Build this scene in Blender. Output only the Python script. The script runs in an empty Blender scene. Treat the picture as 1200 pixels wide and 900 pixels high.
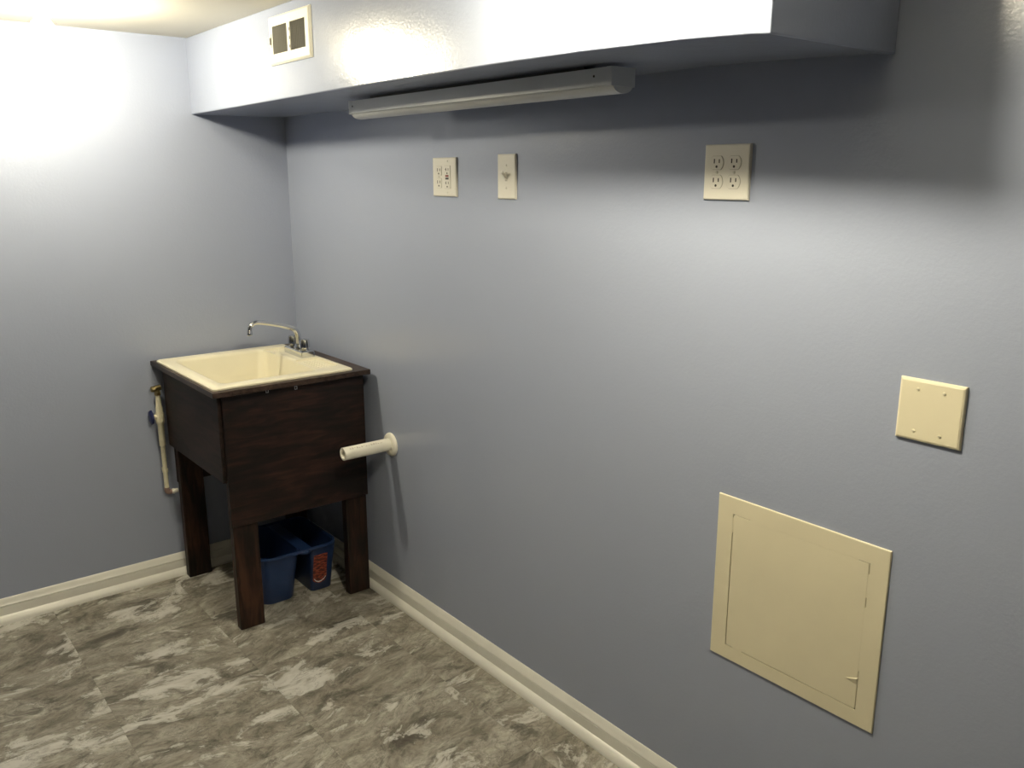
import bpy, bmesh, math, random
from mathutils import Vector, Matrix
from math import pi, sin, cos, radians
random.seed(7)
S = bpy.context.scene
COL = S.collection

# ------------------------------------------------------------ camera, world, lights, exposure
cam_d = bpy.data.cameras.new('camera'); cam = bpy.data.objects.new('camera', cam_d); COL.objects.link(cam)
YAW, PITCH = radians(141.2764), radians(-13.555)
fwd = Vector((cos(PITCH)*cos(YAW), cos(PITCH)*sin(YAW), sin(PITCH)))
cam.location = (3.3132, -1.5141, 1.5446)
cam.rotation_euler = fwd.to_track_quat('-Z', 'Y').to_euler()
cam_d.sensor_width = 36.0; cam_d.lens = 36.0*1013.77/1200.0
cam_d.clip_start = 0.01
S.camera = cam
w = bpy.data.worlds.new('world'); S.world = w; w.use_nodes = True
w.node_tree.nodes['Background'].inputs[0].default_value = (0.5, 0.5, 0.52, 1)
w.node_tree.nodes['Background'].inputs[1].default_value = 0.05
S.view_settings.view_transform = 'Standard'; S.view_settings.look = 'None'
S.view_settings.gamma = 1.0; S.view_settings.use_curve_mapping = False
S.view_settings.exposure = 0.12
LAMP_COL = (1.0, 0.90, 0.66)
LAMPS = [  # x, y, bulb radius, strength, bulb offsets along x, half length of the canopy, label
    (0.47, -0.92, 0.034, 600.0, (0,), .05, 'lit single-bulb white ceiling fixture in the corner above the sink'),
    (2.255, -0.60, 0.031, 370.0, (-.09, 0, .09), .14, 'lit three-bulb white ceiling fixture near the free end of the soffit'),
]
ROOM_X, ROOM_Y = 7.0, -6.0
ZC = 2.0232                                       # ceiling height

# ------------------------------------------------------------ helpers
def V(*a): return Vector(a)
def box(bm, x0, x1, y0, y1, z0, z1):
    v = [bm.verts.new((x, y, z)) for z in (z0, z1) for y in (y0, y1) for x in (x0, x1)]
    for f in ((0,2,3,1), (4,5,7,6), (0,1,5,4), (2,6,7,3), (0,4,6,2), (1,3,7,5)):
        bm.faces.new([v[i] for i in f])
    return v
def frame_axes(d):
    d = d.normalized(); a = Vector((0, 0, 1)) if abs(d.z) < .9 else Vector((1, 0, 0))
    u = d.cross(a).normalized(); return u, d.cross(u).normalized()
def loft(bm, loops, cap0=True, cap1=True):
    R = [[bm.verts.new(p) for p in L] for L in loops]; n = len(R[0])
    for a, b in zip(R, R[1:]):
        for i in range(n):
            bm.faces.new((a[i], a[(i+1) % n], b[(i+1) % n], b[i]))
    if cap0: bm.faces.new(R[0][::-1])
    if cap1: bm.faces.new(R[-1])
    return R
def tube(bm, pts, r, seg=16, cap=True):
    pts = [Vector(p) for p in pts]
    rs = r if isinstance(r, (list, tuple)) else [r]*len(pts)
    loops = []; u = None
    for i, p in enumerate(pts):
        d = (pts[min(i+1, len(pts)-1)] - pts[max(i-1, 0)]).normalized()
        if u is None: u, _ = frame_axes(d)
        u = (u - d*u.dot(d)).normalized(); v = d.cross(u)
        loops.append([p + (u*cos(2*pi*k/seg) + v*sin(2*pi*k/seg))*rs[i] for k in range(seg)])
    loft(bm, loops, cap, cap)
def lathe(bm, base, axis, prof, seg=24, cap0=True, cap1=True):
    base = Vector(base); axis = Vector(axis).normalized(); u, v = frame_axes(axis)
    loft(bm, [[base + axis*h + (u*cos(2*pi*k/seg) + v*sin(2*pi*k/seg))*max(r, 1e-5) for k in range(seg)] for r, h in prof], cap0, cap1)
def rrect(x0, x1, y0, y1, r, z, n=6):
    P = []
    for cx, cy, a0 in ((x1-r, y1-r, 0), (x0+r, y1-r, 90), (x0+r, y0+r, 180), (x1-r, y0+r, 270)):
        for k in range(n+1):
            a = radians(a0 + 90*k/n); P.append(Vector((cx + r*cos(a), cy + r*sin(a), z)))
    return P
def smoothpath(ctrl, n=8):
    c = [Vector(p) for p in ctrl]; c = [c[0]*2-c[1]] + c + [c[-1]*2-c[-2]]; out = []
    for i in range(1, len(c)-2):
        p0, p1, p2, p3 = c[i-1:i+3]
        for k in range(n):
            t = k/n
            out.append(.5*((2*p1) + (p2-p0)*t + (2*p0-5*p1+4*p2-p3)*t*t + (3*p1-p0-3*p2+p3)*t**3))
    out.append(c[-2]); return out
def root_loc(o):
    while o.parent: o = o.parent
    return o.location.copy()
def obj(name, bm, mat, parent=None, smooth=False, bevel=0, seg=2, label=None, angle=35):
    bmesh.ops.recalc_face_normals(bm, faces=bm.faces[:])
    if parent is not None: bmesh.ops.translate(bm, verts=bm.verts[:], vec=-root_loc(parent))
    me = bpy.data.meshes.new(name); bm.to_mesh(me); bm.free()
    me.materials.append(mat)
    o = bpy.data.objects.new(name, me); COL.objects.link(o)
    if parent is not None: o.parent = parent
    if smooth or bevel:
        for p in me.polygons: p.use_smooth = True
        me.set_sharp_from_angle(angle=radians(angle))
    if bevel:
        m = o.modifiers.new('bevel', 'BEVEL'); m.width = bevel; m.segments = seg; m.limit_method = 'ANGLE'; m.angle_limit = radians(40)
    if label: o['label'] = label
    return o
def thing(name, label, cat, loc, group=None):
    o = bpy.data.objects.new(name, None); COL.objects.link(o); o.location = loc; o.empty_display_size = .05
    o['label'] = label; o['category'] = cat
    if group: o['group'] = group
    return o
def struct(name, bm, mat, **k):
    o = obj(name, bm, mat, **k); o['kind'] = 'structure'; return o
def boolean(o, cutters):
    for c in cutters:
        m = o.modifiers.new('cut', 'BOOLEAN'); m.operation = 'DIFFERENCE'; m.solver = 'EXACT'; m.object = c
    bpy.context.view_layer.update()
    dg = bpy.context.evaluated_depsgraph_get()
    me = bpy.data.meshes.new_from_object(o.evaluated_get(dg))
    o.modifiers.clear(); old = o.data; me.name = old.name; o.data = me
    for c in cutters: bpy.data.objects.remove(c, do_unlink=True)

# ------------------------------------------------------------ materials
def new_mat(name):
    m = bpy.data.materials.new(name); m.use_nodes = True
    nt = m.node_tree; return m, nt, nt.nodes['Principled BSDF']
def N(nt, t, **k):
    n = nt.nodes.new(t)
    for a, b in k.items(): setattr(n, a, b)
    return n
def plain(name, col, rough=.5, metal=0, bump=0, bscale=60, vary=0, vscale=8, spec=.5, coat=0):
    m, nt, b = new_mat(name); L = nt.links
    b.inputs['Base Color'].default_value = (*col, 1); b.inputs['Roughness'].default_value = rough
    b.inputs['Metallic'].default_value = metal; b.inputs['Specular IOR Level'].default_value = spec
    b.inputs['Coat Weight'].default_value = coat
    tc = N(nt, 'ShaderNodeTexCoord')
    if vary:
        n = N(nt, 'ShaderNodeTexNoise'); n.inputs['Scale'].default_value = vscale; n.inputs['Detail'].default_value = 5
        L.new(tc.outputs['Object'], n.inputs['Vector'])
        r = N(nt, 'ShaderNodeValToRGB'); r.color_ramp.elements[0].position = .3; r.color_ramp.elements[1].position = .7
        r.color_ramp.elements[0].color = (*[c*(1-vary) for c in col], 1); r.color_ramp.elements[1].color = (*[min(1, c*(1+vary)) for c in col], 1)
        L.new(n.outputs['Fac'], r.inputs['Fac']); L.new(r.outputs['Color'], b.inputs['Base Color'])
    if bump:
        n = N(nt, 'ShaderNodeTexNoise'); n.inputs['Scale'].default_value = bscale; n.inputs['Detail'].default_value = 4
        L.new(tc.outputs['Object'], n.inputs['Vector'])
        bp = N(nt, 'ShaderNodeBump'); bp.inputs['Strength'].default_value = bump; bp.inputs['Distance'].default_value = .004
        L.new(n.outputs['Fac'], bp.inputs['Height']); L.new(bp.outputs['Normal'], b.inputs['Normal'])
    return m
def wood(name, dark, mid, light, axis, rough=.5):
    m, nt, b = new_mat(name); L = nt.links
    tc = N(nt, 'ShaderNodeTexCoord'); mp = N(nt, 'ShaderNodeMapping')
    sc = [14, 14, 14]; sc[axis] = 2.2; mp.inputs['Scale'].default_value = sc
    L.new(tc.outputs['Object'], mp.inputs['Vector'])
    n1 = N(nt, 'ShaderNodeTexNoise'); n1.inputs['Scale'].default_value = 3.2; n1.inputs['Detail'].default_value = 7; n1.inputs['Distortion'].default_value = .7
    L.new(mp.outputs['Vector'], n1.inputs['Vector'])
    n2 = N(nt, 'ShaderNodeTexNoise'); n2.inputs['Scale'].default_value = 5; n2.inputs['Detail'].default_value = 3
    L.new(tc.outputs['Object'], n2.inputs['Vector'])
    mx = N(nt, 'ShaderNodeMath', operation='ADD'); L.new(n1.outputs['Fac'], mx.inputs[0])
    m2 = N(nt, 'ShaderNodeMath', operation='MULTIPLY_ADD'); m2.inputs[1].default_value = .8; m2.inputs[2].default_value = -.4
    L.new(n2.outputs['Fac'], m2.inputs[0]); L.new(m2.outputs[0], mx.inputs[1])
    r = N(nt, 'ShaderNodeValToRGB'); e = r.color_ramp.elements
    e[0].position = .32; e[0].color = (*dark, 1); e[1].position = .74; e[1].color = (*light, 1)
    q = e.new(.5); q.color = (*mid, 1)
    L.new(mx.outputs[0], r.inputs['Fac']); L.new(r.outputs['Color'], b.inputs['Base Color'])
    b.inputs['Roughness'].default_value = rough; b.inputs['Specular IOR Level'].default_value = .3
    bp = N(nt, 'ShaderNodeBump'); bp.inputs['Strength'].default_value = .25; bp.inputs['Distance'].default_value = .002
    L.new(n1.outputs['Fac'], bp.inputs['Height']); L.new(bp.outputs['Normal'], b.inputs['Normal'])
    return m
def paint(name, col, rough, bump=.25):
    m, nt, b = new_mat(name); L = nt.links
    b.inputs['Base Color'].default_value = (*col, 1)
    tc = N(nt, 'ShaderNodeTexCoord')
    n = N(nt, 'ShaderNodeTexNoise'); n.inputs['Scale'].default_value = 9; n.inputs['Detail'].default_value = 6
    L.new(tc.outputs['Object'], n.inputs['Vector'])
    mr = N(nt, 'ShaderNodeMapRange'); mr.inputs['From Min'].default_value = .3; mr.inputs['From Max'].default_value = .7
    mr.inputs['To Min'].default_value = rough; mr.inputs['To Max'].default_value = rough+.015
    L.new(n.outputs['Fac'], mr.inputs['Value']); L.new(mr.outputs[0], b.inputs['Roughness'])
    n2 = N(nt, 'ShaderNodeTexNoise'); n2.inputs['Scale'].default_value = 130; n2.inputs['Detail'].default_value = 3
    L.new(tc.outputs['Object'], n2.inputs['Vector'])
    ad = N(nt, 'ShaderNodeMath', operation='MULTIPLY_ADD'); ad.inputs[1].default_value = 3.0
    L.new(n.outputs['Fac'], ad.inputs[0]); L.new(n2.outputs['Fac'], ad.inputs[2])
    bp = N(nt, 'ShaderNodeBump'); bp.inputs['Strength'].default_value = bump; bp.inputs['Distance'].default_value = .0016
    L.new(ad.outputs[0], bp.inputs['Height']); L.new(bp.outputs['Normal'], b.inputs['Normal'])
    return m
def floor_mat():
    m, nt, b = new_mat('marbled_vinyl_tile'); L = nt.links
    P = .43
    tc = N(nt, 'ShaderNodeTexCoord')
    sh = N(nt, 'ShaderNodeVectorMath', operation='MULTIPLY_ADD')
    sh.inputs[1].default_value = (1/P, 1/P, 0); sh.inputs[2].default_value = (0.0, .162/P, 0)
    L.new(tc.outputs['Object'], sh.inputs[0])
    fl = N(nt, 'ShaderNodeVectorMath', operation='FLOOR'); L.new(sh.outputs[0], fl.inputs[0])
    fr = N(nt, 'ShaderNodeVectorMath', operation='FRACTION'); L.new(sh.outputs[0], fr.inputs[0])
    wn = N(nt, 'ShaderNodeTexWhiteNoise', noise_dimensions='3D'); L.new(fl.outputs[0], wn.inputs['Vector'])
    # local tile coordinates, each tile turned by its own angle and shifted to its own part of the print
    an = N(nt, 'ShaderNodeMath', operation='MULTIPLY_ADD'); an.inputs[1].default_value = .75; an.inputs[2].default_value = -.5
    L.new(wn.outputs['Value'], an.inputs[0])
    rot = N(nt, 'ShaderNodeVectorRotate', rotation_type='Z_AXIS'); L.new(fr.outputs[0], rot.inputs['Vector']); L.new(an.outputs[0], rot.inputs['Angle'])
    off = N(nt, 'ShaderNodeVectorMath', operation='MULTIPLY_ADD'); off.inputs[1].default_value = (37, 53, 29)
    L.new(wn.outputs['Color'], off.inputs[0]); L.new(rot.outputs[0], off.inputs[2])
    st = N(nt, 'ShaderNodeMapping'); st.inputs['Rotation'].default_value = (0, 0, radians(-16)); st.inputs['Scale'].default_value = (1.9, 1.0, 1)
    L.new(off.outputs[0], st.inputs['Vector'])
    wv = N(nt, 'ShaderNodeTexNoise'); wv.inputs['Scale'].default_value = 1.6; wv.inputs['Detail'].default_value = 3
    L.new(st.outputs[0], wv.inputs['Vector'])
    wp = N(nt, 'ShaderNodeVectorMath', operation='MULTIPLY_ADD'); wp.inputs[1].default_value = (.62, .62, .62)
    L.new(wv.outputs['Color'], wp.inputs[0]); L.new(st.outputs[0], wp.inputs[2])
    def noise(scale, det, rough=.55, dist=0, src=wp):
        n = N(nt, 'ShaderNodeTexNoise'); n.inputs['Scale'].default_value = scale; n.inputs['Detail'].default_value = det
        n.inputs['Roughness'].default_value = rough; n.inputs['Distortion'].default_value = dist
        L.new(src.outputs[0], n.inputs['Vector']); return n
    def ramp(n, stops):
        r = N(nt, 'ShaderNodeValToRGB'); e = r.color_ramp.elements
        while len(e) > 1: e.remove(e[-1])
        for i, (p, c) in enumerate(stops):
            q = e[0] if i == 0 else e.new(p)
            q.position = p; q.color = (*c, 1) if isinstance(c, tuple) else (c, c, c, 1)
        L.new(n.outputs['Fac'], r.inputs['Fac']); return r
    def mix(f, a, c, mode='MIX', fac=None):
        x = N(nt, 'ShaderNodeMix', data_type='RGBA', blend_type=mode)
        if fac is not None: x.inputs[0].default_value = fac
        else: L.new(f.outputs[0], x.inputs[0])
        L.new(a, x.inputs[6])
        if isinstance(c, tuple): x.inputs[7].default_value = (*c, 1)
        else: L.new(c, x.inputs[7])
        return x.outputs[2]
    base = ramp(noise(2.0, 10, .70, .1), [(.30, (.095, .085, .070)), (.43, (.205, .188, .158)), (.55, (.31, .292, .252)), (.68, (.44, .42, .375))])
    fine = ramp(noise(10, 10, .78, .0), [(.3, .45), (.5, 1.0), (.72, 1.5)])
    c = mix(None, base.outputs['Color'], fine.outputs['Color'], 'MULTIPLY', 1.0)
    dk = ramp(noise(2.3, 9, .70, .1), [(.535, 0.0), (.60, .6), (.68, .85)])
    c = mix(dk, c, (.045, .039, .032))
    wh = ramp(noise(1.75, 10, .66, .15), [(.54, 0.0), (.56, .6), (.62, 1.0)])
    c = mix(wh, c, (.58, .57, .54))
    vein = N(nt, 'ShaderNodeMath', operation='SUBTRACT'); vein.inputs[1].default_value = .5
    vn = noise(2.4, 10, .70, .2); L.new(vn.outputs['Fac'], vein.inputs[0])
    va = N(nt, 'ShaderNodeMath', operation='ABSOLUTE'); L.new(vein.outputs[0], va.inputs[0])
    vr = N(nt, 'ShaderNodeMapRange'); vr.inputs['From Min'].default_value = .0; vr.inputs['From Max'].default_value = .012
    vr.inputs['To Min'].default_value = .55; vr.inputs['To Max'].default_value = 0; L.new(va.outputs[0], vr.inputs['Value'])
    c = mix(vr, c, (.045, .038, .03))
    # hairline joints
    sx = N(nt, 'ShaderNodeSeparateXYZ'); L.new(fr.outputs[0], sx.inputs[0])
    ms = []
    for k in (0, 1):
        a = N(nt, 'ShaderNodeMath', operation='PINGPONG'); a.inputs[1].default_value = .5; L.new(sx.outputs[k], a.inputs[0]); ms.append(a)
    mn = N(nt, 'ShaderNodeMath', operation='MINIMUM'); L.new(ms[0].outputs[0], mn.inputs[0]); L.new(ms[1].outputs[0], mn.inputs[1])
    jr = N(nt, 'ShaderNodeMapRange'); jr.inputs['From Min'].default_value = .0008; jr.inputs['From Max'].default_value = .0028
    jr.inputs['To Min'].default_value = .22; jr.inputs['To Max'].default_value = 0; L.new(mn.outputs[0], jr.inputs['Value'])
    c = mix(jr, c, (.06, .052, .042))
    L.new(c, b.inputs['Base Color'])
    b.inputs['Roughness'].default_value = .5; b.inputs['Specular IOR Level'].default_value = .35
    return m
def emit(name, col, s):
    m, nt, b = new_mat(name)
    b.inputs['Base Color'].default_value = (.8, .8, .78, 1); b.inputs['Roughness'].default_value = .4
    b.inputs['Emission Color'].default_value = (*col, 1); b.inputs['Emission Strength'].default_value = s
    return m
def label_mat():
    m, nt, b = new_mat('red_sticker'); L = nt.links
    tc = N(nt, 'ShaderNodeTexCoord'); mp = N(nt, 'ShaderNodeMapping'); mp.inputs['Scale'].default_value = (1, 60, 190)
    L.new(tc.outputs['Object'], mp.inputs['Vector'])
    n = N(nt, 'ShaderNodeTexNoise'); n.inputs['Scale'].default_value = 1.0; n.inputs['Detail'].default_value = 2
    L.new(mp.outputs[0], n.inputs['Vector'])
    r = N(nt, 'ShaderNodeValToRGB'); e = r.color_ramp.elements
    e[0].position = .42; e[0].color = (.06, .018, .015, 1); e[1].position = .62; e[1].color = (.34, .085, .05, 1)
    q = e.new(.5); q.color = (.24, .035, .02, 1)
    L.new(n.outputs['Fac'], r.inputs['Fac']); L.new(r.outputs['Color'], b.inputs['Base Color'])
    b.inputs['Roughness'].default_value = .45
    return m

M_WALL = paint('blue_grey_wall_paint', (.335, .375, .495), .19)
M_CEIL = paint('white_ceiling_paint', (.62, .60, .54), .7)
M_TRIM = plain('white_trim_enamel', (.80, .79, .74), .3, vary=.04)
M_FLOOR = floor_mat()
M_PLATE = plain('ivory_plastic', (.71, .69, .63), .3)
M_ALM = plain('almond_plastic', (.76, .70, .52), .38, vary=.03)
M_DARK = plain('dark_recess', (.012, .011, .01), .6)
M_GAP = plain('grey_seam', (.16, .15, .125), .6)
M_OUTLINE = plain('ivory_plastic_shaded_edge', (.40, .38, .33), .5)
M_FIX = plain('grey_white_enamel', (.50, .53, .57), .35, vary=.05)
M_LENS = plain('cloudy_acrylic', (.58, .60, .62), .3)
M_STEEL = plain('steel', (.6, .6, .6), .3, 1)
M_CHROME = plain('chrome', (.66, .67, .68), .10, 1)
M_BRASS = plain('brass', (.42, .34, .17), .35, 1)
M_CPVC = plain('cream_pipe_plastic', (.74, .70, .54), .35, vary=.08, vscale=40)
M_PVC = plain('white_pvc', (.82, .80, .72), .3, vary=.02)
M_PRIMER = plain('purple_pipe_primer', (.26, .17, .15), .5)
M_BLUEH = plain('blue_handle', (.008, .016, .10), .35)
M_BASIN = plain('cream_acrylic', (.84, .79, .62), .28, vary=.02)
M_BIN = plain('blue_plastic', (.014, .036, .115), .34, vary=.1, vscale=14)
M_RED = label_mat()
M_WHITE = plain('white_print', (.75, .75, .75), .5)
M_BUTTON = plain('red_button', (.20, .02, .015), .4)
M_BTN2 = plain('black_button', (.02, .02, .02), .4)
M_VENT = plain('white_vent_enamel', (.84, .82, .72), .35)
M_FIN = plain('grey_louver', (.30, .29, .25), .45)
M_INK = plain('faded_pipe_print', (.36, .30, .26), .6)
M_WOODP = wood('dark_stained_plywood', (.0065, .0042, .0038), (.016, .0078, .0062), (.046, .0185, .012), 1, .5)
M_WOODS = wood('dark_stained_side_board', (.010, .0068, .006), (.020, .0115, .010), (.034, .019, .016), 0, .55)
M_WOODL = wood('dark_stained_leg', (.0065, .0042, .0034), (.022, .0100, .0066), (.060, .026, .015), 2, .5)
M_WOODT = wood('stained_top_board', (.022, .014, .011), (.045, .028, .022), (.075, .048, .038), 0, .36)

# ------------------------------------------------------------ room shell
T = .1
bm = bmesh.new(); box(bm, -T, ROOM_X+T, ROOM_Y-T, T, -T, 0); struct('floor', bm, M_FLOOR)
bm = bmesh.new(); box(bm, -T, ROOM_X+T, ROOM_Y-T, T, ZC, ZC+T); struct('ceiling', bm, M_CEIL)
bm = bmesh.new()
v = box(bm, -T, 0, ROOM_Y, 0, 0, ZC)
for p in v:
    if p.co.x > -.05 and p.co.z > 1: p.co.x = .0067        # the wall leans in a few millimetres
struct('wall_left', bm, M_WALL)
bm = bmesh.new(); box(bm, -T, ROOM_X+T, 0, T, 0, ZC); struct('wall_right', bm, M_WALL)
bm = bmesh.new(); box(bm, ROOM_X, ROOM_X+T, ROOM_Y, 0, 0, ZC); struct('wall_behind', bm, M_WALL)
bm = bmesh.new(); box(bm, -T, ROOM_X+T, ROOM_Y-T, ROOM_Y, 0, ZC); struct('wall_front', bm, M_WALL)
# boxed soffit, its front lower edge bowed as built
DS = .3615; XE = 2.4875
edge = [(.0, 1.761), (.224, 1.762), (.6, 1.764), (1.155, 1.767), (1.623, 1.767), (1.876, 1.767), (2.081, 1.765), (2.319, 1.759), (2.452, 1.752), (XE, 1.748)]
bm = bmesh.new()
loft(bm, [[V(x, -DS, z), V(x, -DS, ZC), V(x, 0, ZC), V(x, 0, z if x > 2 else 1.764)] for x, z in edge])
struct('ceiling_soffit', bm, M_WALL, bevel=.003)
# baseboards: flat board, bead, sloped cap, shoe moulding
prof = [(0, 0), (.0285, 0), (.0285, .006), (.0265, .013), (.022, .0205), (.0165, .026), (.0125, .0285), (.0125, .0590), (.0085, .0608), (.0130, .0642), (.0100, .0690), (.0072, .0760), (.0040, .0860), (.002, .0888), (0, .0888)]
bm = bmesh.new(); loft(bm, [[V(x, -d, z) for d, z in prof] for x in (.0, ROOM_X)]); struct('baseboard_right', bm, M_TRIM, smooth=True, angle=50)
bm = bmesh.new(); loft(bm, [[V(d, y, z) for d, z in prof] for y in (ROOM_Y, 0)]); struct('baseboard_left', bm, M_TRIM, smooth=True, angle=50)
bm = bmesh.new(); loft(bm, [[V(ROOM_X-d, y, z) for d, z in prof] for y in (ROOM_Y, 0)]); struct('baseboard_behind', bm, M_TRIM, smooth=True, angle=50)
bm = bmesh.new(); loft(bm, [[V(x, ROOM_Y+d, z) for d, z in prof] for x in (0, ROOM_X)]); struct('baseboard_front', bm, M_TRIM, smooth=True, angle=50)

# ------------------------------------------------------------ ceiling lights
for lx, ly, r, s, offs, hl, lab in LAMPS:
    t = thing('ceiling_light', lab, 'light', (lx, ly, ZC))
    bm = bmesh.new(); loft(bm, [rrect(lx-hl, lx+hl, ly-.045, ly+.045, .02, ZC), rrect(lx-hl, lx+hl, ly-.045, ly+.045, .02, ZC-.008), rrect(lx-hl+.008, lx+hl-.008, ly-.037, ly+.037, .018, ZC-.014)])
    obj('canopy', bm, M_VENT, t, smooth=True)
    mb = emit('lit_bulb', LAMP_COL, s)
    for bx in [lx+o for o in offs]:
        bm = bmesh.new(); lathe(bm, (bx, ly, ZC-.013), (0, 0, -1), [(.026, 0), (.024, .004), (.021, .018), (.020, .020)], 28)
        obj('socket', bm, M_VENT, t, smooth=True)
        bm = bmesh.new(); lathe(bm, (bx, ly, ZC-.032), (0, 0, -1), [(.014, 0), (.0145, .010), (.019, .022), (r*.86, .036), (r, .050), (r*.97, .062), (r*.80, .074), (r*.5, .082), (.001, .0855)], 28)
        obj('bulb', bm, mb, t, smooth=True)

# ------------------------------------------------------------ sink stand
t = thing('sink_stand', 'dark stained wooden sink stand on four legs in the corner', 'sink stand', (.32, -.30, 0))
ZT = .872
bm = bmesh.new(); box(bm, .003, .645, -.592, -.022, ZT-.018, ZT); top = obj('top_board', bm, M_WOODT, t)
bm = bmesh.new(); box(bm, .082, .584, -.547, -.094, ZT-.1-.0, ZT+.1); bmesh.ops.translate(bm, verts=bm.verts[:], vec=(-.32, .30, 0))
me = bpy.data.meshes.new('c'); bm.to_mesh(me); bm.free(); c = bpy.data.objects.new('c', me); COL.objects.link(c); c.location = (.32, -.30, 0)
boolean(top, [c])
m = top.modifiers.new('bevel', 'BEVEL'); m.width = .002; m.segments = 2; m.limit_method = 'ANGLE'
bm = bmesh.new(); box(bm, .592, .604, -.549, -.030, .388, ZT-.0182); obj('front_panel', bm, M_WOODP, t, bevel=.0015)
bm = bmesh.new(); box(bm, .032, .587, -.560, -.5412, .545, ZT-.0182); obj('side_panel', bm, M_WOODS, t, bevel=.0015)
bm = bmesh.new(); box(bm, .032, .587, -.0305, -.0235, .545, ZT-.0182); obj('side_panel', bm, M_WOODS, t, bevel=.0015)
bm = bmesh.new(); box(bm, .0195, .0318, -.541, -.031, .388, ZT-.0182); obj('back_panel', bm, M_WOODS, t, bevel=.0015)
for x0, x1 in ((.0320, .068), (.555, .5918)):
    for y0, y1 in ((-.541, -.453), (-.116, -.0310)):
        bm = bmesh.new(); box(bm, x0, x1, y0, y1, 0, .562); obj('leg', bm, M_WOODL, t, bevel=.004, seg=3)
for yy, zz in ((-.292, .838), (-.395, .842)):
    bm = bmesh.new()
    for dy in (-.0045, .0035): box(bm, .604, .6065, yy+dy, yy+dy+.0014, zz-.006, zz+.006)
    box(bm, .604, .6065, yy-.0031, yy+.0035, zz+.0045, zz+.006); box(bm, .604, .6065, yy-.0031, yy+.0035, zz-.006, zz-.0048)
    obj('clip', bm, M_STEEL, t, label='small metal clip')

# ------------------------------------------------------------ basin
RX0, RX1, RY0, RY1 = .040, .622, -.582, -.078
ZR = ZT+.0095
t = thing('utility_sink', 'cream drop-in utility sink basin set in the dark wooden stand', 'sink', (.33, -.33, ZT))
bm = bmesh.new()
loft(bm, [rrect(.13, .54, -.50, -.16, .05, .575), rrect(.105, .562, -.523, -.11, .05, .60), rrect(.0885, .5775, -.5405, -.100, .03, ZT-.03), rrect(.0885, .5775, -.5405, -.100, .03, ZT+.0003),
          rrect(RX0, RX1, RY0, RY1, .012, ZT+.0003), rrect(RX0, RX1, RY0, RY1, .012, ZT+.0055), rrect(RX0+.003, RX1-.003, RY0+.003, RY1-.003, .011, ZR-.0015), rrect(RX0+.006, RX1-.006, RY0+.006, RY1-.006, .009, ZR)])
basin = obj('basin', bm, M_BASIN, t)
def cutter(loops):
    b = bmesh.new(); loft(b, loops); bmesh.ops.recalc_face_normals(b, faces=b.faces[:])
    me = bpy.data.meshes.new('c'); b.to_mesh(me); b.free(); o = bpy.data.objects.new('c', me); COL.objects.link(o); return o
bowl = cutter([rrect(.16, .51, -.47, -.235, .05, .592), rrect(.135, .535, -.497, -.210, .05, .605), rrect(.118, .550, -.512, -.198, .045, .65),
               rrect(.099, .567, -.530, -.184, .032, ZR-.012), rrect(.096, .570, -.533, -.181, .032, ZR-.004), rrect(.091, .575, -.538, -.176, .032, ZR+.0002), rrect(.091, .575, -.538, -.176, .032, ZR+.05)])
tr1 = cutter([rrect(.105, .190, -.20, -.098, .012, ZR-.008), rrect(.100, .195, -.20, -.093, .014, ZR+.02)])
tr2 = cutter([rrect(.375, .545, -.20, -.098, .012, ZR-.008), rrect(.370, .550, -.20, -.093, .014, ZR+.02)])
boolean(basin, [bowl, tr1, tr2])
m = basin.modifiers.new('bevel', 'BEVEL'); m.width = .0018; m.segments = 2; m.limit_method = 'ANGLE'; m.angle_limit = radians(35)
for p in basin.data.polygons: p.use_smooth = True
basin.data.set_sharp_from_angle(angle=radians(40))
for x0, x1, name in ((.110, .186, 'soap_ledge_ridges'), (.382, .538, 'soap_ledge_ridges')):
    bm = bmesh.new()
    for k in range(5):
        yy = -.166 + k*.0145
        box(bm, x0+.006, x1-.006, yy, yy+.005, ZR-.0085, ZR-.0055)
    obj(name, bm, M_BASIN, t, bevel=.0015)
bm = bmesh.new(); lathe(bm, (.335, -.36, .5925), (0, 0, 1), [(.042, 0), (.042, .002), (.032, .003), (.028, .001)], 28); obj('drain', bm, M_STEEL, t, smooth=True)

# ------------------------------------------------------------ faucet
FX, FY = .280, -.122
t = thing('faucet', 'chrome laundry faucet with long curved spout at the back of the cream sink', 'faucet', (FX, FY, ZR))
bm = bmesh.new(); loft(bm, [rrect(FX-.078, FX+.078, FY-.027, FY+.027, .006, ZR), rrect(FX-.078, FX+.078, FY-.027, FY+.027, .006, ZR+.020), rrect(FX-.075, FX+.075, FY-.024, FY+.024, .005, ZR+.0235)])
obj('base', bm, M_CHROME, t, smooth=True)
bm = bmesh.new()
path = smoothpath([(FX, FY, ZR+.022), (FX, FY, ZR+.055), (FX, FY-.003, ZR+.078), (FX, FY-.016, ZR+.098), (FX+.001, FY-.055, ZR+.114), (FX+.002, FY-.105, ZR+.128), (FX+.002, FY-.150, ZR+.138), (FX+.002, FY-.170, ZR+.138), (FX+.002, FY-.185, ZR+.129), (FX+.002, FY-.190, ZR+.116), (FX+.002, FY-.191, ZR+.108)], 6)
n = len(path); rs = [.0125 - .0045*min(1, i/(n*.45)) for i in range(n)]
for i in range(n-4, n): rs[i] = .0088
tube(bm, path, rs, 18)
sp = obj('spout', bm, M_CHROME, t, smooth=True, angle=60)
bm = bmesh.new(); lathe(bm, (FX, FY, ZR+.0235), (0, 0, 1), [(.018, 0), (.018, .008), (.0145, .013), (.0135, .019)], 24); obj('collar', bm, M_CHROME, sp, smooth=True)
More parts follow.
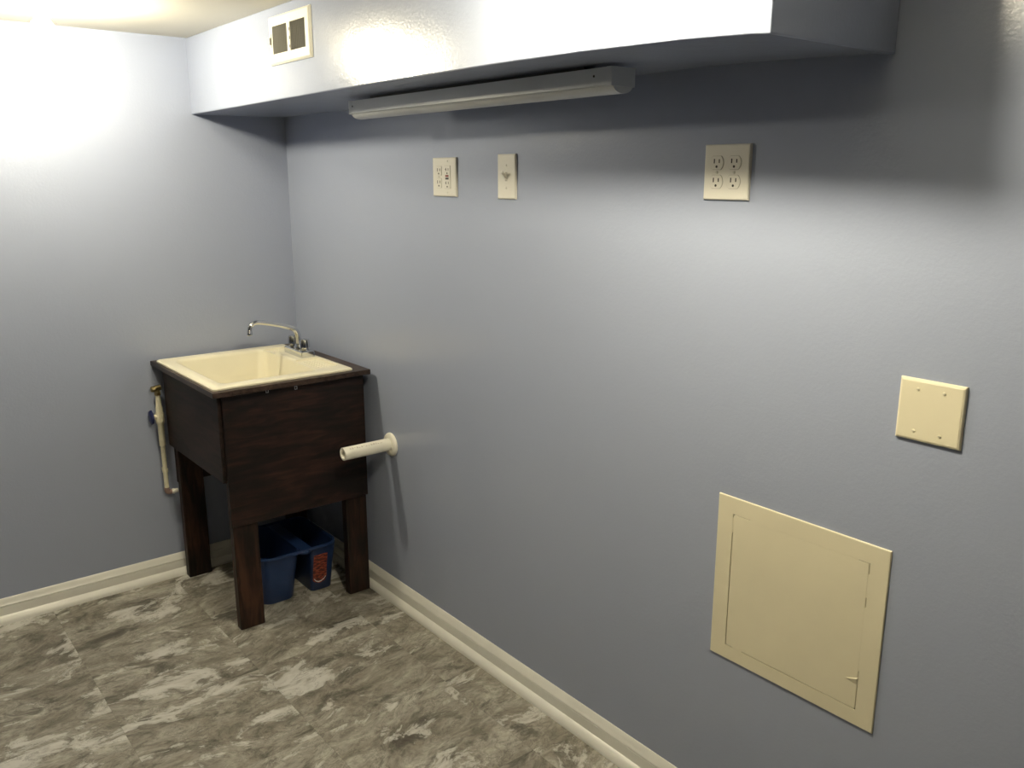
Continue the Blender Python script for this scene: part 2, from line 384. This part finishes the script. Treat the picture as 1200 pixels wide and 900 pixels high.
bm = bmesh.new(); lathe(bm, (FX+.002, FY-.191, ZR+.094), (0, 0, 1), [(.0085, 0), (.0102, .002), (.0102, .013), (.0090, .015)], 20); obj('aerator', bm, M_CHROME, sp, smooth=True)
for sx in (-1, 1):
    kx = FX + sx*.051
    bm = bmesh.new(); lathe(bm, (kx, FY, ZR+.0235), (0, 0, 1), [(.017, 0), (.017, .004), (.012, .006), (.012, .012)], 20); stem = obj('handle_stem', bm, M_CHROME, t, smooth=True)
    bm = bmesh.new()
    loops = []
    for h, rr in ((.010, .015), (.012, .0200), (.038, .0180), (.042, .0150), (.0435, .006)):
        loops.append([V(kx + cos(2*pi*k/24)*rr*(1 if k % 4 else .80), FY + sin(2*pi*k/24)*rr*(1 if k % 4 else .80), ZR+.0235+h) for k in range(24)])
    loft(bm, loops); obj('handle', bm, M_CHROME, t, smooth=True, angle=40)

# ------------------------------------------------------------ supply pipe with valve
PX, PY = .030, -.584
t = thing('supply_pipe', 'cream supply pipe with blue valve wheel on left wall beside the sink stand', 'pipe', (PX, PY, .36))
bm = bmesh.new(); tube(bm, [(PX, PY, .372), (PX, PY, .545)], .0085, 16); obj('riser', bm, M_CPVC, t, smooth=True)
bm = bmesh.new(); lathe(bm, (PX, PY, .545), (0, 0, 1), [(.0085, 0), (.0115, .002), (.0115, .085), (.015, .092), (.0155, .100), (.0155, .128), (.0130, .134), (.0130, .150), (.0105, .158), (.0085, .200)], 18)
tube(bm, [(PX, PY, .66), (PX, PY-.024, .662)], [.010, .009], 14)
vb = obj('valve_body', bm, M_CPVC, t, smooth=True)
bm = bmesh.new()
lo = []
for h, rr in ((.0, .006), (.001, .021), (.004, .026), (.010, .026), (.013, .020), (.014, .004)):
    lo.append([V(PX + cos(2*pi*k/32)*rr*(1+.07*cos(8*2*pi*k/32)), PY-.024-h, .662 + sin(2*pi*k/32)*rr*(1+.07*cos(8*2*pi*k/32))) for k in range(32)])
loft(bm, lo); obj('valve_wheel', bm, M_BLUEH, t, smooth=True, label='round blue valve wheel')
bm = bmesh.new(); lathe(bm, (PX, PY, .744), (0, 0, 1), [(.012, 0), (.012, .012), (.0095, .014), (.0095, .022)], 6)
tube(bm, [(PX, PY+.012, .772), (PX, PY-.010, .770)], .0105, 14)
br = obj('brass_tee', bm, M_BRASS, t, smooth=True, label='brass tee fitting')
bm = bmesh.new(); lathe(bm, (PX+.001, PY-.008, .769), (0, -1, 0), [(.008, 0), (.0115, .002), (.0115, .012), (.008, .016), (.003, .017)], 8); obj('cap_nut', bm, M_BRASS, br, smooth=True)
bm = bmesh.new()
tube(bm, smoothpath([(PX, PY, .378), (PX, PY, .366), (PX, PY+.004, .359), (PX, PY+.016, .3575)], 5), .0100, 14)
obj('elbow', bm, M_PRIMER, t, smooth=True, label='purple stained elbow')
bm = bmesh.new(); tube(bm, [(PX, PY+.012, .3575), (PX, PY+.040, .3575)], .0085, 14); lathe(bm, (PX, PY+.020, .3575), (0, 1, 0), [(.0085, 0), (.0105, .001), (.0105, .006), (.0085, .007)], 16)
obj('stub', bm, M_PVC, t, smooth=True)
bm = bmesh.new(); box(bm, .0012, PX-.002, PY-.004, PY+.004, .44, .452); tube(bm, [(PX, PY, .440), (PX, PY, .452)], .0105, 16)
obj('clamp', bm, M_CPVC, t)

# ------------------------------------------------------------ two compartment bucket
t = thing('bucket', 'blue plastic bucket with two compartments under the sink stand', 'bucket', (.35, -.27, 0))
def outline(z, fr, n=48):
    """closed outline of the shared rim (fr=0) tapering in"""
    x0, x1, y0, y1 = .205+fr*.02, .520-fr*.035, -.425+fr*.02, -.122-fr*.02
    P = rrect(x0, x1, y0, y1, .045, z, 8)
    return P
def tub(bm, y0, y1, lo, hi, ta, tb, rc):
    X0, X1 = .205, .520
    L = []
    for z, k in ((0, 1.0), (.004, .93), (lo, .55), (hi, 0)):
        L.append(rrect(X0+.022*k+.004, X1-.040*k-.004, y0+ta*k, y1-tb*k, rc, z, 7))
    for z, k in ((hi, 0), (lo, .55), (.006, .93)):
        L.append(rrect(X0+.022*k+.007, X1-.040*k-.007, y0+ta*k+.003, y1-tb*k-.003, rc-.003, z, 7))
    loft(bm, L)
bm = bmesh.new(); tub(bm, -.421, -.268, .10, .196, .016, .014, .036)
obj('large_tub', bm, M_BIN, t, smooth=True, angle=50)
bm = bmesh.new(); tub(bm, -.227, -.125, .10, .196, .008, .010, .016)
obj('small_tub', bm, M_BIN, t, smooth=True, angle=50)
bm = bmesh.new()
R0 = rrect(.203, .522, -.427, -.120, .046, 0, 8)
def bulge(P, z, d):
    out = []
    cx, cy = .3625, -.2735
    for p in P:
        q = Vector((p.x, p.y, z)); f = max(0, 1-abs(p.y-cy)/.155)
        if p.x > cx: q.x += .022*f*f
        n = Vector((q.x-cx, q.y-cy, 0)).normalized(); out.append(q + n*d)
    return out
Lr = [bulge(R0, .190, -.006), bulge(R0, .190, .001), bulge(R0, .197, .003), bulge(R0, .2015, .001), bulge(R0, .2015, -.006)]
V0 = [[bm.verts.new(p) for p in L] for L in Lr]; nn = len(V0[0])
for a, b in zip(V0, V0[1:]+V0[:1]):
    for i in range(nn): bm.faces.new((a[i], a[(i+1) % nn], b[(i+1) % nn], b[i]))
rim = obj('rim', bm, M_BIN, t, smooth=True, angle=60)
# saddle joining the two tubs, between their walls
bm = bmesh.new()
A = [(.213, -.2695), (.513, -.2695), (.535, -.248), (.513, -.2255), (.213, -.2255)]
loft(bm, [[V(x if x < .52 else .52, y, .178) for x, y in A], [V(x, y, .190) for x, y in A], [V(x, y, .1965) for x, y in A]])
obj('bridge', bm, M_BIN, t, bevel=.003)
# sticker on the second tub
bm = bmesh.new()
def face_x(z):
    k = .55*(1-(z-.10)/.096) if z > .10 else .55 + .38*(1-(z-.004)/.096)
    return .520-.040*k-.004+.0006
pts = [(-.216, .158), (-.156, .158), (-.156, .040), (-.176, .026), (-.200, .030), (-.216, .048)]
zs = [.158, .13, .10, .07, .048]
grid = []
for z in zs: grid.append([bm.verts.new((face_x(z), y, z)) for y in (-.216, -.1975, -.179, -.160)])
grid.append([bm.verts.new((face_x(z), y, z)) for y, z in ((-.209, .040), (-.196, .033), (-.182, .031), (-.165, .038))])
for a, b in zip(grid, grid[1:]):
    for i in range(3): bm.faces.new((a[i], a[i+1], b[i+1], b[i]))
lb = obj('sticker', bm, M_RED, t, label='red sticker with small pale print')
bm = bmesh.new()
arc = [(-.211, .052), (-.203, .041), (-.193, .036), (-.181, .037), (-.170, .044), (-.163, .052)]
q = [(bm.verts.new((face_x(z)+.0006, y, z)), bm.verts.new((face_x(z+.004)+.0006, y, z+.0045))) for y, z in arc]
for a, b in zip(q, q[1:]): bm.faces.new((a[0], b[0], b[1], a[1]))
obj('pale_band', bm, M_WHITE, lb)

# ------------------------------------------------------------ drain stub out of the wall
DX, DZ = .735, .6115
t = thing('drain_pipe', 'white plastic drain pipe stub sticking out of the wall right of the sink stand', 'pipe', (DX, 0, DZ))
bm = bmesh.new(); lathe(bm, (DX, 0, DZ), (0, -1, 0), [(.0225, .0), (.0225, .192), (.0218, .193), (.0165, .193), (.0160, .192), (.0160, .05)], 36); obj('pipe', bm, M_PVC, t, smooth=True, angle=40)
bm = bmesh.new(); lathe(bm, (DX, 0, DZ-.002), (0, -1, 0), [(.043, .0), (.043, .004), (.040, .009), (.034, .012), (.0228, .0125)], 40); obj('flange', bm, M_PVC, t, smooth=True, angle=50)
bm = bmesh.new()
random.seed(3)
y = -.172
while y < -.045:
    ln = random.uniform(.003, .007)
    for r0 in (0, 1):
        if random.random() < .8:
            a = radians(58 - 9*r0); rr = .0227
            u = Vector((cos(a), 0, sin(a))); tt = Vector((-sin(a), 0, cos(a)))
            c0 = Vector((DX, y, DZ)) + u*rr
            bm.faces.new([bm.verts.new(c0 + tt*s*.0009 + Vector((0, d, 0))) for s, d in ((-1, 0), (1, 0), (1, ln), (-1, ln))])
    y += ln + random.uniform(.002, .005)
obj('faded_print', bm, M_INK, t)

# ------------------------------------------------------------ wall plates
def plate_bm(cx, cz, w_, h_, t_=.0065, bev=.0035):
    b = bmesh.new()
    def R(dx, y): return [V(cx-w_/2+dx, y, cz-h_/2+dx), V(cx+w_/2-dx, y, cz-h_/2+dx), V(cx+w_/2-dx, y, cz+h_/2-dx), V(cx-w_/2+dx, y, cz+h_/2-dx)]
    loft(b, [R(0, 0), R(0, -t_*.45), R(bev*.35, -t_*.82), R(bev, -t_)])
    return b
def screw(cx, cz, y, parent, mat=None):
    b = bmesh.new(); lathe(b, (cx, y, cz), (0, -1, 0), [(.0032, 0), (.0030, .0010), (.0016, .0015)], 14)
    s = obj('screw', b, mat or M_PLATE, parent, smooth=True)
    b = bmesh.new(); box(b, cx-.0024, cx+.0024, y-.0017, y-.0013, cz-.0004, cz+.0004); obj('screw_slot', b, M_OUTLINE, s)
def disc_xz(b, cx, cz, y, r, seg=14): lathe(b, (cx, y, cz), (0, -1, 0), [(r, 0), (r, .0005)], seg)
def recept_outline(cx, cz, rx, cut):
    P = []
    for k in range(40):
        a = 2*pi*k/40; P.append((cx + rx*cos(a), cz + max(-cut, min(cut, rx*sin(a)))))
    return P
def receptacle(cx, cz, y, parent, round_=True):
    b = bmesh.new()
    if round_:
        o1 = recept_outline(cx, cz, .0178, .0142); o2 = recept_outline(cx, cz, .0170, .0134)
    else:
        o1 = [(p.x, p.y) for p in rrect(cx-.0150, cx+.0150, cz-.0145, cz+.0145, .004, 0, 4)]; o2 = [(p.x, p.y) for p in rrect(cx-.0144, cx+.0144, cz-.0139, cz+.0139, .0036, 0, 4)]
    loft(b, [[V(x, y, z) for x, z in o1], [V(x, y-.0002, z) for x, z in o1]]); rim_ = b
    r_ = obj('receptacle', b, M_OUTLINE, parent)
    b = bmesh.new(); loft(b, [[V(x, y-.0001, z) for x, z in o2], [V(x, y-.0012, z) for x, z in o2]]); obj('face', b, M_PLATE, r_)
    for dx, hh in ((-.0064, .0046), (.0064, .0038)):
        b = bmesh.new(); box(b, cx+dx-.0013, cx+dx+.0013, y-.0015, y-.0010, cz+.0035-hh, cz+.0035+hh); obj('slot', b, M_DARK, r_)
    b = bmesh.new(); disc_xz(b, cx, cz-.0078, y-.0010, .0027); obj('ground_hole', b, M_DARK, r_)

# four socket outlet
X, Z = 2.1455, 1.551; Y = -.0065
t = thing('wall_outlet', 'ivory wall plate with four round sockets on the right part of the wall', 'outlet', (X, 0, Z))
obj('cover_plate', plate_bm(X, Z, .1165, .1135), M_PLATE, t)
for dx in (-.0245, .0200):
    for dz in (.0193, -.0193): receptacle(X+dx, Z+dz, Y, t)
    screw(X+dx, Z, Y, t)
# outlet with test and reset buttons
X, Z = 1.108, 1.5396
t = thing('wall_outlet', 'ivory wall plate with a plain outlet beside one with red and black buttons', 'outlet', (X, 0, Z))
obj('cover_plate', plate_bm(X, Z, .1235, .1135), M_PLATE, t)
for dz in (.0180, -.0175): receptacle(X-.027, Z+dz, Y, t, False)
GX = X+.0175
b = bmesh.new(); loft(b, [rrect(0, 1, 0, 1, .01, 0)][0:0] or [[V(p.x, Y, p.y) for p in rrect(GX-.0165, GX+.0165, Z-.0335, Z+.0335, .002, 0, 3)], [V(p.x, Y-.0002, p.y) for p in rrect(GX-.0165, GX+.0165, Z-.0335, Z+.0335, .002, 0, 3)]])
g = obj('button_receptacle', b, M_OUTLINE, t)
b = bmesh.new(); loft(b, [[V(p.x, Y-.0001, p.y) for p in rrect(GX-.0158, GX+.0158, Z-.0328, Z+.0328, .002, 0, 3)], [V(p.x, Y-.0014, p.y) for p in rrect(GX-.0158, GX+.0158, Z-.0328, Z+.0328, .002, 0, 3)]]); obj('face', b, M_PLATE, g)
for cz in (.0225, -.0165):
    b = bmesh.new(); box(b, GX-.0098, GX-.0050, Y-.0017, Y-.0012, Z+cz-.0010, Z+cz+.0010); box(b, GX-.0066, GX-.0042, Y-.0017, Y-.0012, Z+cz-.0042, Z+cz+.0042); obj('slot', b, M_DARK, g)
    b = bmesh.new(); box(b, GX+.0048, GX+.0070, Y-.0017, Y-.0012, Z+cz-.0036, Z+cz+.0036); obj('slot', b, M_DARK, g)
    b = bmesh.new(); disc_xz(b, GX, Z+cz-.0112, Y-.0013, .0026); obj('ground_hole', b, M_DARK, g)
b = bmesh.new(); box(b, GX-.0075, GX+.0075, Y-.0030, Y-.0010, Z+.0008, Z+.0062); obj('reset_button', b, M_BUTTON, g, bevel=.0005, label='red button')
b = bmesh.new(); box(b, GX-.0075, GX+.0075, Y-.0030, Y-.0010, Z-.0068, Z-.0014); obj('test_button', b, M_BTN2, g, bevel=.0005, label='black button')
screw(GX, Z+.0455, Y, t); screw(GX, Z-.0455, Y, t); screw(X-.027, Z, Y, t)
# toggle switch
X, Z = 1.4075, 1.5412
t = thing('light_switch', 'tall narrow ivory plate with one toggle switch to the right of the button outlet', 'switch', (X, 0, Z))
obj('cover_plate', plate_bm(X, Z, .0790, .1200), M_PLATE, t)
b = bmesh.new(); box(b, X-.0050, X+.0050, Y-.0004, Y-.0000, Z-.0120, Z+.0120); sl = obj('toggle_slot', b, M_OUTLINE, t)
b = bmesh.new()
loft(b, [[V(X-.0046, Y, Z-.008), V(X+.0046, Y, Z-.008), V(X+.0046, Y, Z+.006), V(X-.0046, Y, Z+.006)],
         [V(X-.0038, Y-.008, Z+.001), V(X+.0038, Y-.008, Z+.001), V(X+.0038, Y-.0075, Z+.0095), V(X-.0038, Y-.0075, Z+.0095)],
         [V(X-.0036, Y-.0165, Z+.0110), V(X+.0036, Y-.0165, Z+.0110), V(X+.0036, Y-.0150, Z+.0165), V(X-.0036, Y-.0150, Z+.0165)]])
obj('toggle', b, M_PLATE, t, bevel=.001)
screw(X, Z+.0302, Y, t); screw(X, Z-.0302, Y, t)
# blank plate
X, Z = 2.620, 1.134
t = thing('blank_plate', 'almond blank square wall plate with four screws above the access panel', 'wall plate', (X, 0, Z))
obj('cover_plate', plate_bm(X, Z, .1180, .1140, .0075, .005), M_ALM, t)
for dx in (-.0245, .0225):
    for dz in (.0390, -.0385): screw(X+dx, Z+dz, -.0075, t, M_ALM)
# access panel
X, Z, W2, H2 = 2.3768, .6553, .202, .1965
t = thing('access_panel', 'large almond square access panel low on the wall', 'access panel', (X, 0, Z))
dx0, dx1, dz0, dz1 = 2.2175, 2.5385, .494, .812
b = bmesh.new()
def ring(y, x0, x1, z0, z1): return [V(x0, y, z0), V(x1, y, z0), V(x1, y, z1), V(x0, y, z1)]
G = .0016
loft(b, [ring(-.0015, dx0-G, dx1+G, dz0-G, dz1+G), ring(0, X-W2, X+W2, Z-H2, Z+H2), ring(-.0032, X-W2, X+W2, Z-H2, Z+H2), ring(-.0045, X-W2+.0015, X+W2-.0015, Z-H2+.0015, Z+H2-.0015), ring(-.0045, dx0-G, dx1+G, dz0-G, dz1+G), ring(-.0015, dx0-G, dx1+G, dz0-G, dz1+G)], False, False)
obj('frame', b, M_ALM, t)
b = bmesh.new(); box(b, dx0-.003, dx1+.003, -.0016, -.0004, dz0-.003, dz1+.003); obj('backing', b, M_GAP, t)
b = bmesh.new(); loft(b, [[V(p.x, y, p.y) for p in rrect(dx0+i, dx1-i, dz0+i, dz1-i, .003, 0, 4)] for y, i in ((-.0014, 0), (-.0034, 0), (-.0042, .001))]); dr = obj('door', b, M_ALM, t)
# paint bridging most of the seam, and a peeled flake in the corner
for (x0, x1, z0, z1) in ((2.262, 2.515, dz1-.0006, dz1+G+.0006), (2.235, 2.26, dz0-G-.0006, dz0+.0006), (dx0-G-.0006, dx0+.0006, .77, .805), (dx1-.0006, dx1+G+.0006, .58, .72), (dx1-.0006, dx1+G+.0006, .74, .79)):
    b = bmesh.new(); box(b, x0, x1, -.0041, -.0016, z0, z1); obj('paint_fill', b, M_ALM, t)
b = bmesh.new(); loft(b, [[V(2.512, -.0042, .553), V(2.541, -.0046, .566), V(2.541, -.0046, .548)], [V(2.520, -.0065, .556), V(2.538, -.0085, .563), V(2.538, -.0062, .553)]]); obj('paint_flake', b, M_ALM, t)

# ------------------------------------------------------------ air vent on the soffit
X0, X1, Z0, Z1 = .735, 1.003, 1.8615, 1.9955; YF = -DS
t = thing('air_vent', 'white rectangular air vent with two slatted grilles on the soffit', 'vent', ((X0+X1)/2, YF, (Z0+Z1)/2))
banks = ((.7625, .8605), (.879, .9765)); zb0, zb1 = 1.8905, 1.967
b = bmesh.new()
loft(b, [ring(YF, X0, X1, Z0, Z1), ring(YF-.004, X0, X1, Z0, Z1), ring(YF-.0085, X0+.006, X1-.006, Z0+.006, Z1-.006)])
fr_ = obj('frame', b, M_VENT, t)
cs = []
for x0, x1 in banks:
    bb = bmesh.new(); box(bb, x0, x1, YF-.03, YF-.0012, zb0, zb1); bmesh.ops.recalc_face_normals(bb, faces=bb.faces[:])
    me = bpy.data.meshes.new('c'); bb.to_mesh(me); bb.free(); c = bpy.data.objects.new('c', me); COL.objects.link(c); cs.append(c)
boolean(fr_, cs)
for i, (x0, x1) in enumerate(banks):
    b = bmesh.new(); box(b, x0, x1, YF-.0018, YF-.0012, zb0, zb1); bk = obj('grille_back', b, M_DARK, t)
    b = bmesh.new(); nf = 11
    for k in range(nf):
        xc = x0 + (k+.5)*(x1-x0)/nf; s = -.0024 if i == 0 else .0024
        loft(b, [[V(xc-s-.0005, YF-.002, z), V(xc-s+.0005, YF-.002, z), V(xc+s+.0005, YF-.0088, z), V(xc+s-.0005, YF-.0088, z)] for z in (zb0, zb1)])
    obj('louvers', b, M_FIN, t)
b = bmesh.new(); box(b, .7525, .7575, YF-.0092, YF-.0080, 1.910, 1.948); box(b, .7495, .7535, YF-.013, YF-.0080, 1.918, 1.938); obj('damper_lever', b, M_FIN, t, bevel=.0008)
b = bmesh.new()
for zz in (1.948, 1.925, 1.902): box(b, .8755, .8785, YF-.0095, YF-.0080, zz-.004, zz+.004)
obj('tabs', b, M_GAP, t)
for xx in (.742, .994):
    b = bmesh.new(); lathe(b, (xx, YF-.007, 1.927), (0, -1, 0), [(.0035, 0), (.0033, .0014), (.0015, .0022)], 14); obj('screw', b, M_VENT, t, smooth=True)

# ------------------------------------------------------------ unlit strip light under the soffit
FX0, FX1, FY0, FY1 = .924, 2.014, -.216, -.150
ZS = 1.757
t = thing('strip_light', 'unlit grey white strip light fixed under the soffit', 'light', ((FX0+FX1)/2, (FY0+FY1)/2, 1.764))
b = bmesh.new(); box(b, FX0+.1, FX1-.1, FY0+.016, FY1-.016, ZS-.001, 1.7665); obj('mounting_plate', b, M_DARK, t)
b = bmesh.new(); loft(b, [[V(x, FY0, ZS), V(x, FY0, 1.7225), V(x, FY0+.002, 1.7205), V(x, FY1-.002, 1.7205), V(x, FY1, 1.7225), V(x, FY1, ZS)] for x in (FX0+.004, FX1-.004)])
hs = obj('housing', b, M_FIX, t)
for xa, xb in ((FX0, FX0+.016), (FX1-.016, FX1)):
    b = bmesh.new(); loft(b, [[V(x, FY0-.0008, ZS+.0006), V(x, FY0-.0008, 1.7200), V(x, FY1+.0008, 1.7200), V(x, FY1+.0008, ZS+.0006)] for x in (xa, xb)])
    obj('end_cap', b, M_FIX, t, bevel=.0008)
b = bmesh.new()
pr = []
for k in range(9):
    a = pi*k/8; pr.append((FY0+.004 + (.058)*(k/8), 1.7198 - .0135*sin(a)**.55))
loft(b, [[V(x, y, z) for y, z in [(FY0+.004, 1.7202)] + pr + [(FY0+.062, 1.7202)]] for x in (FX0+.006, FX1-.001)])
obj('diffuser', b, M_LENS, t, smooth=True, angle=60)
for xx in (FX0+.022, FX1-.052):
    b = bmesh.new(); lathe(b, (xx, FY0, 1.7415), (0, -1, 0), [(.0026, 0), (.0024, .0010), (.001, .0014)], 12); obj('screw', b, M_DARK, t)
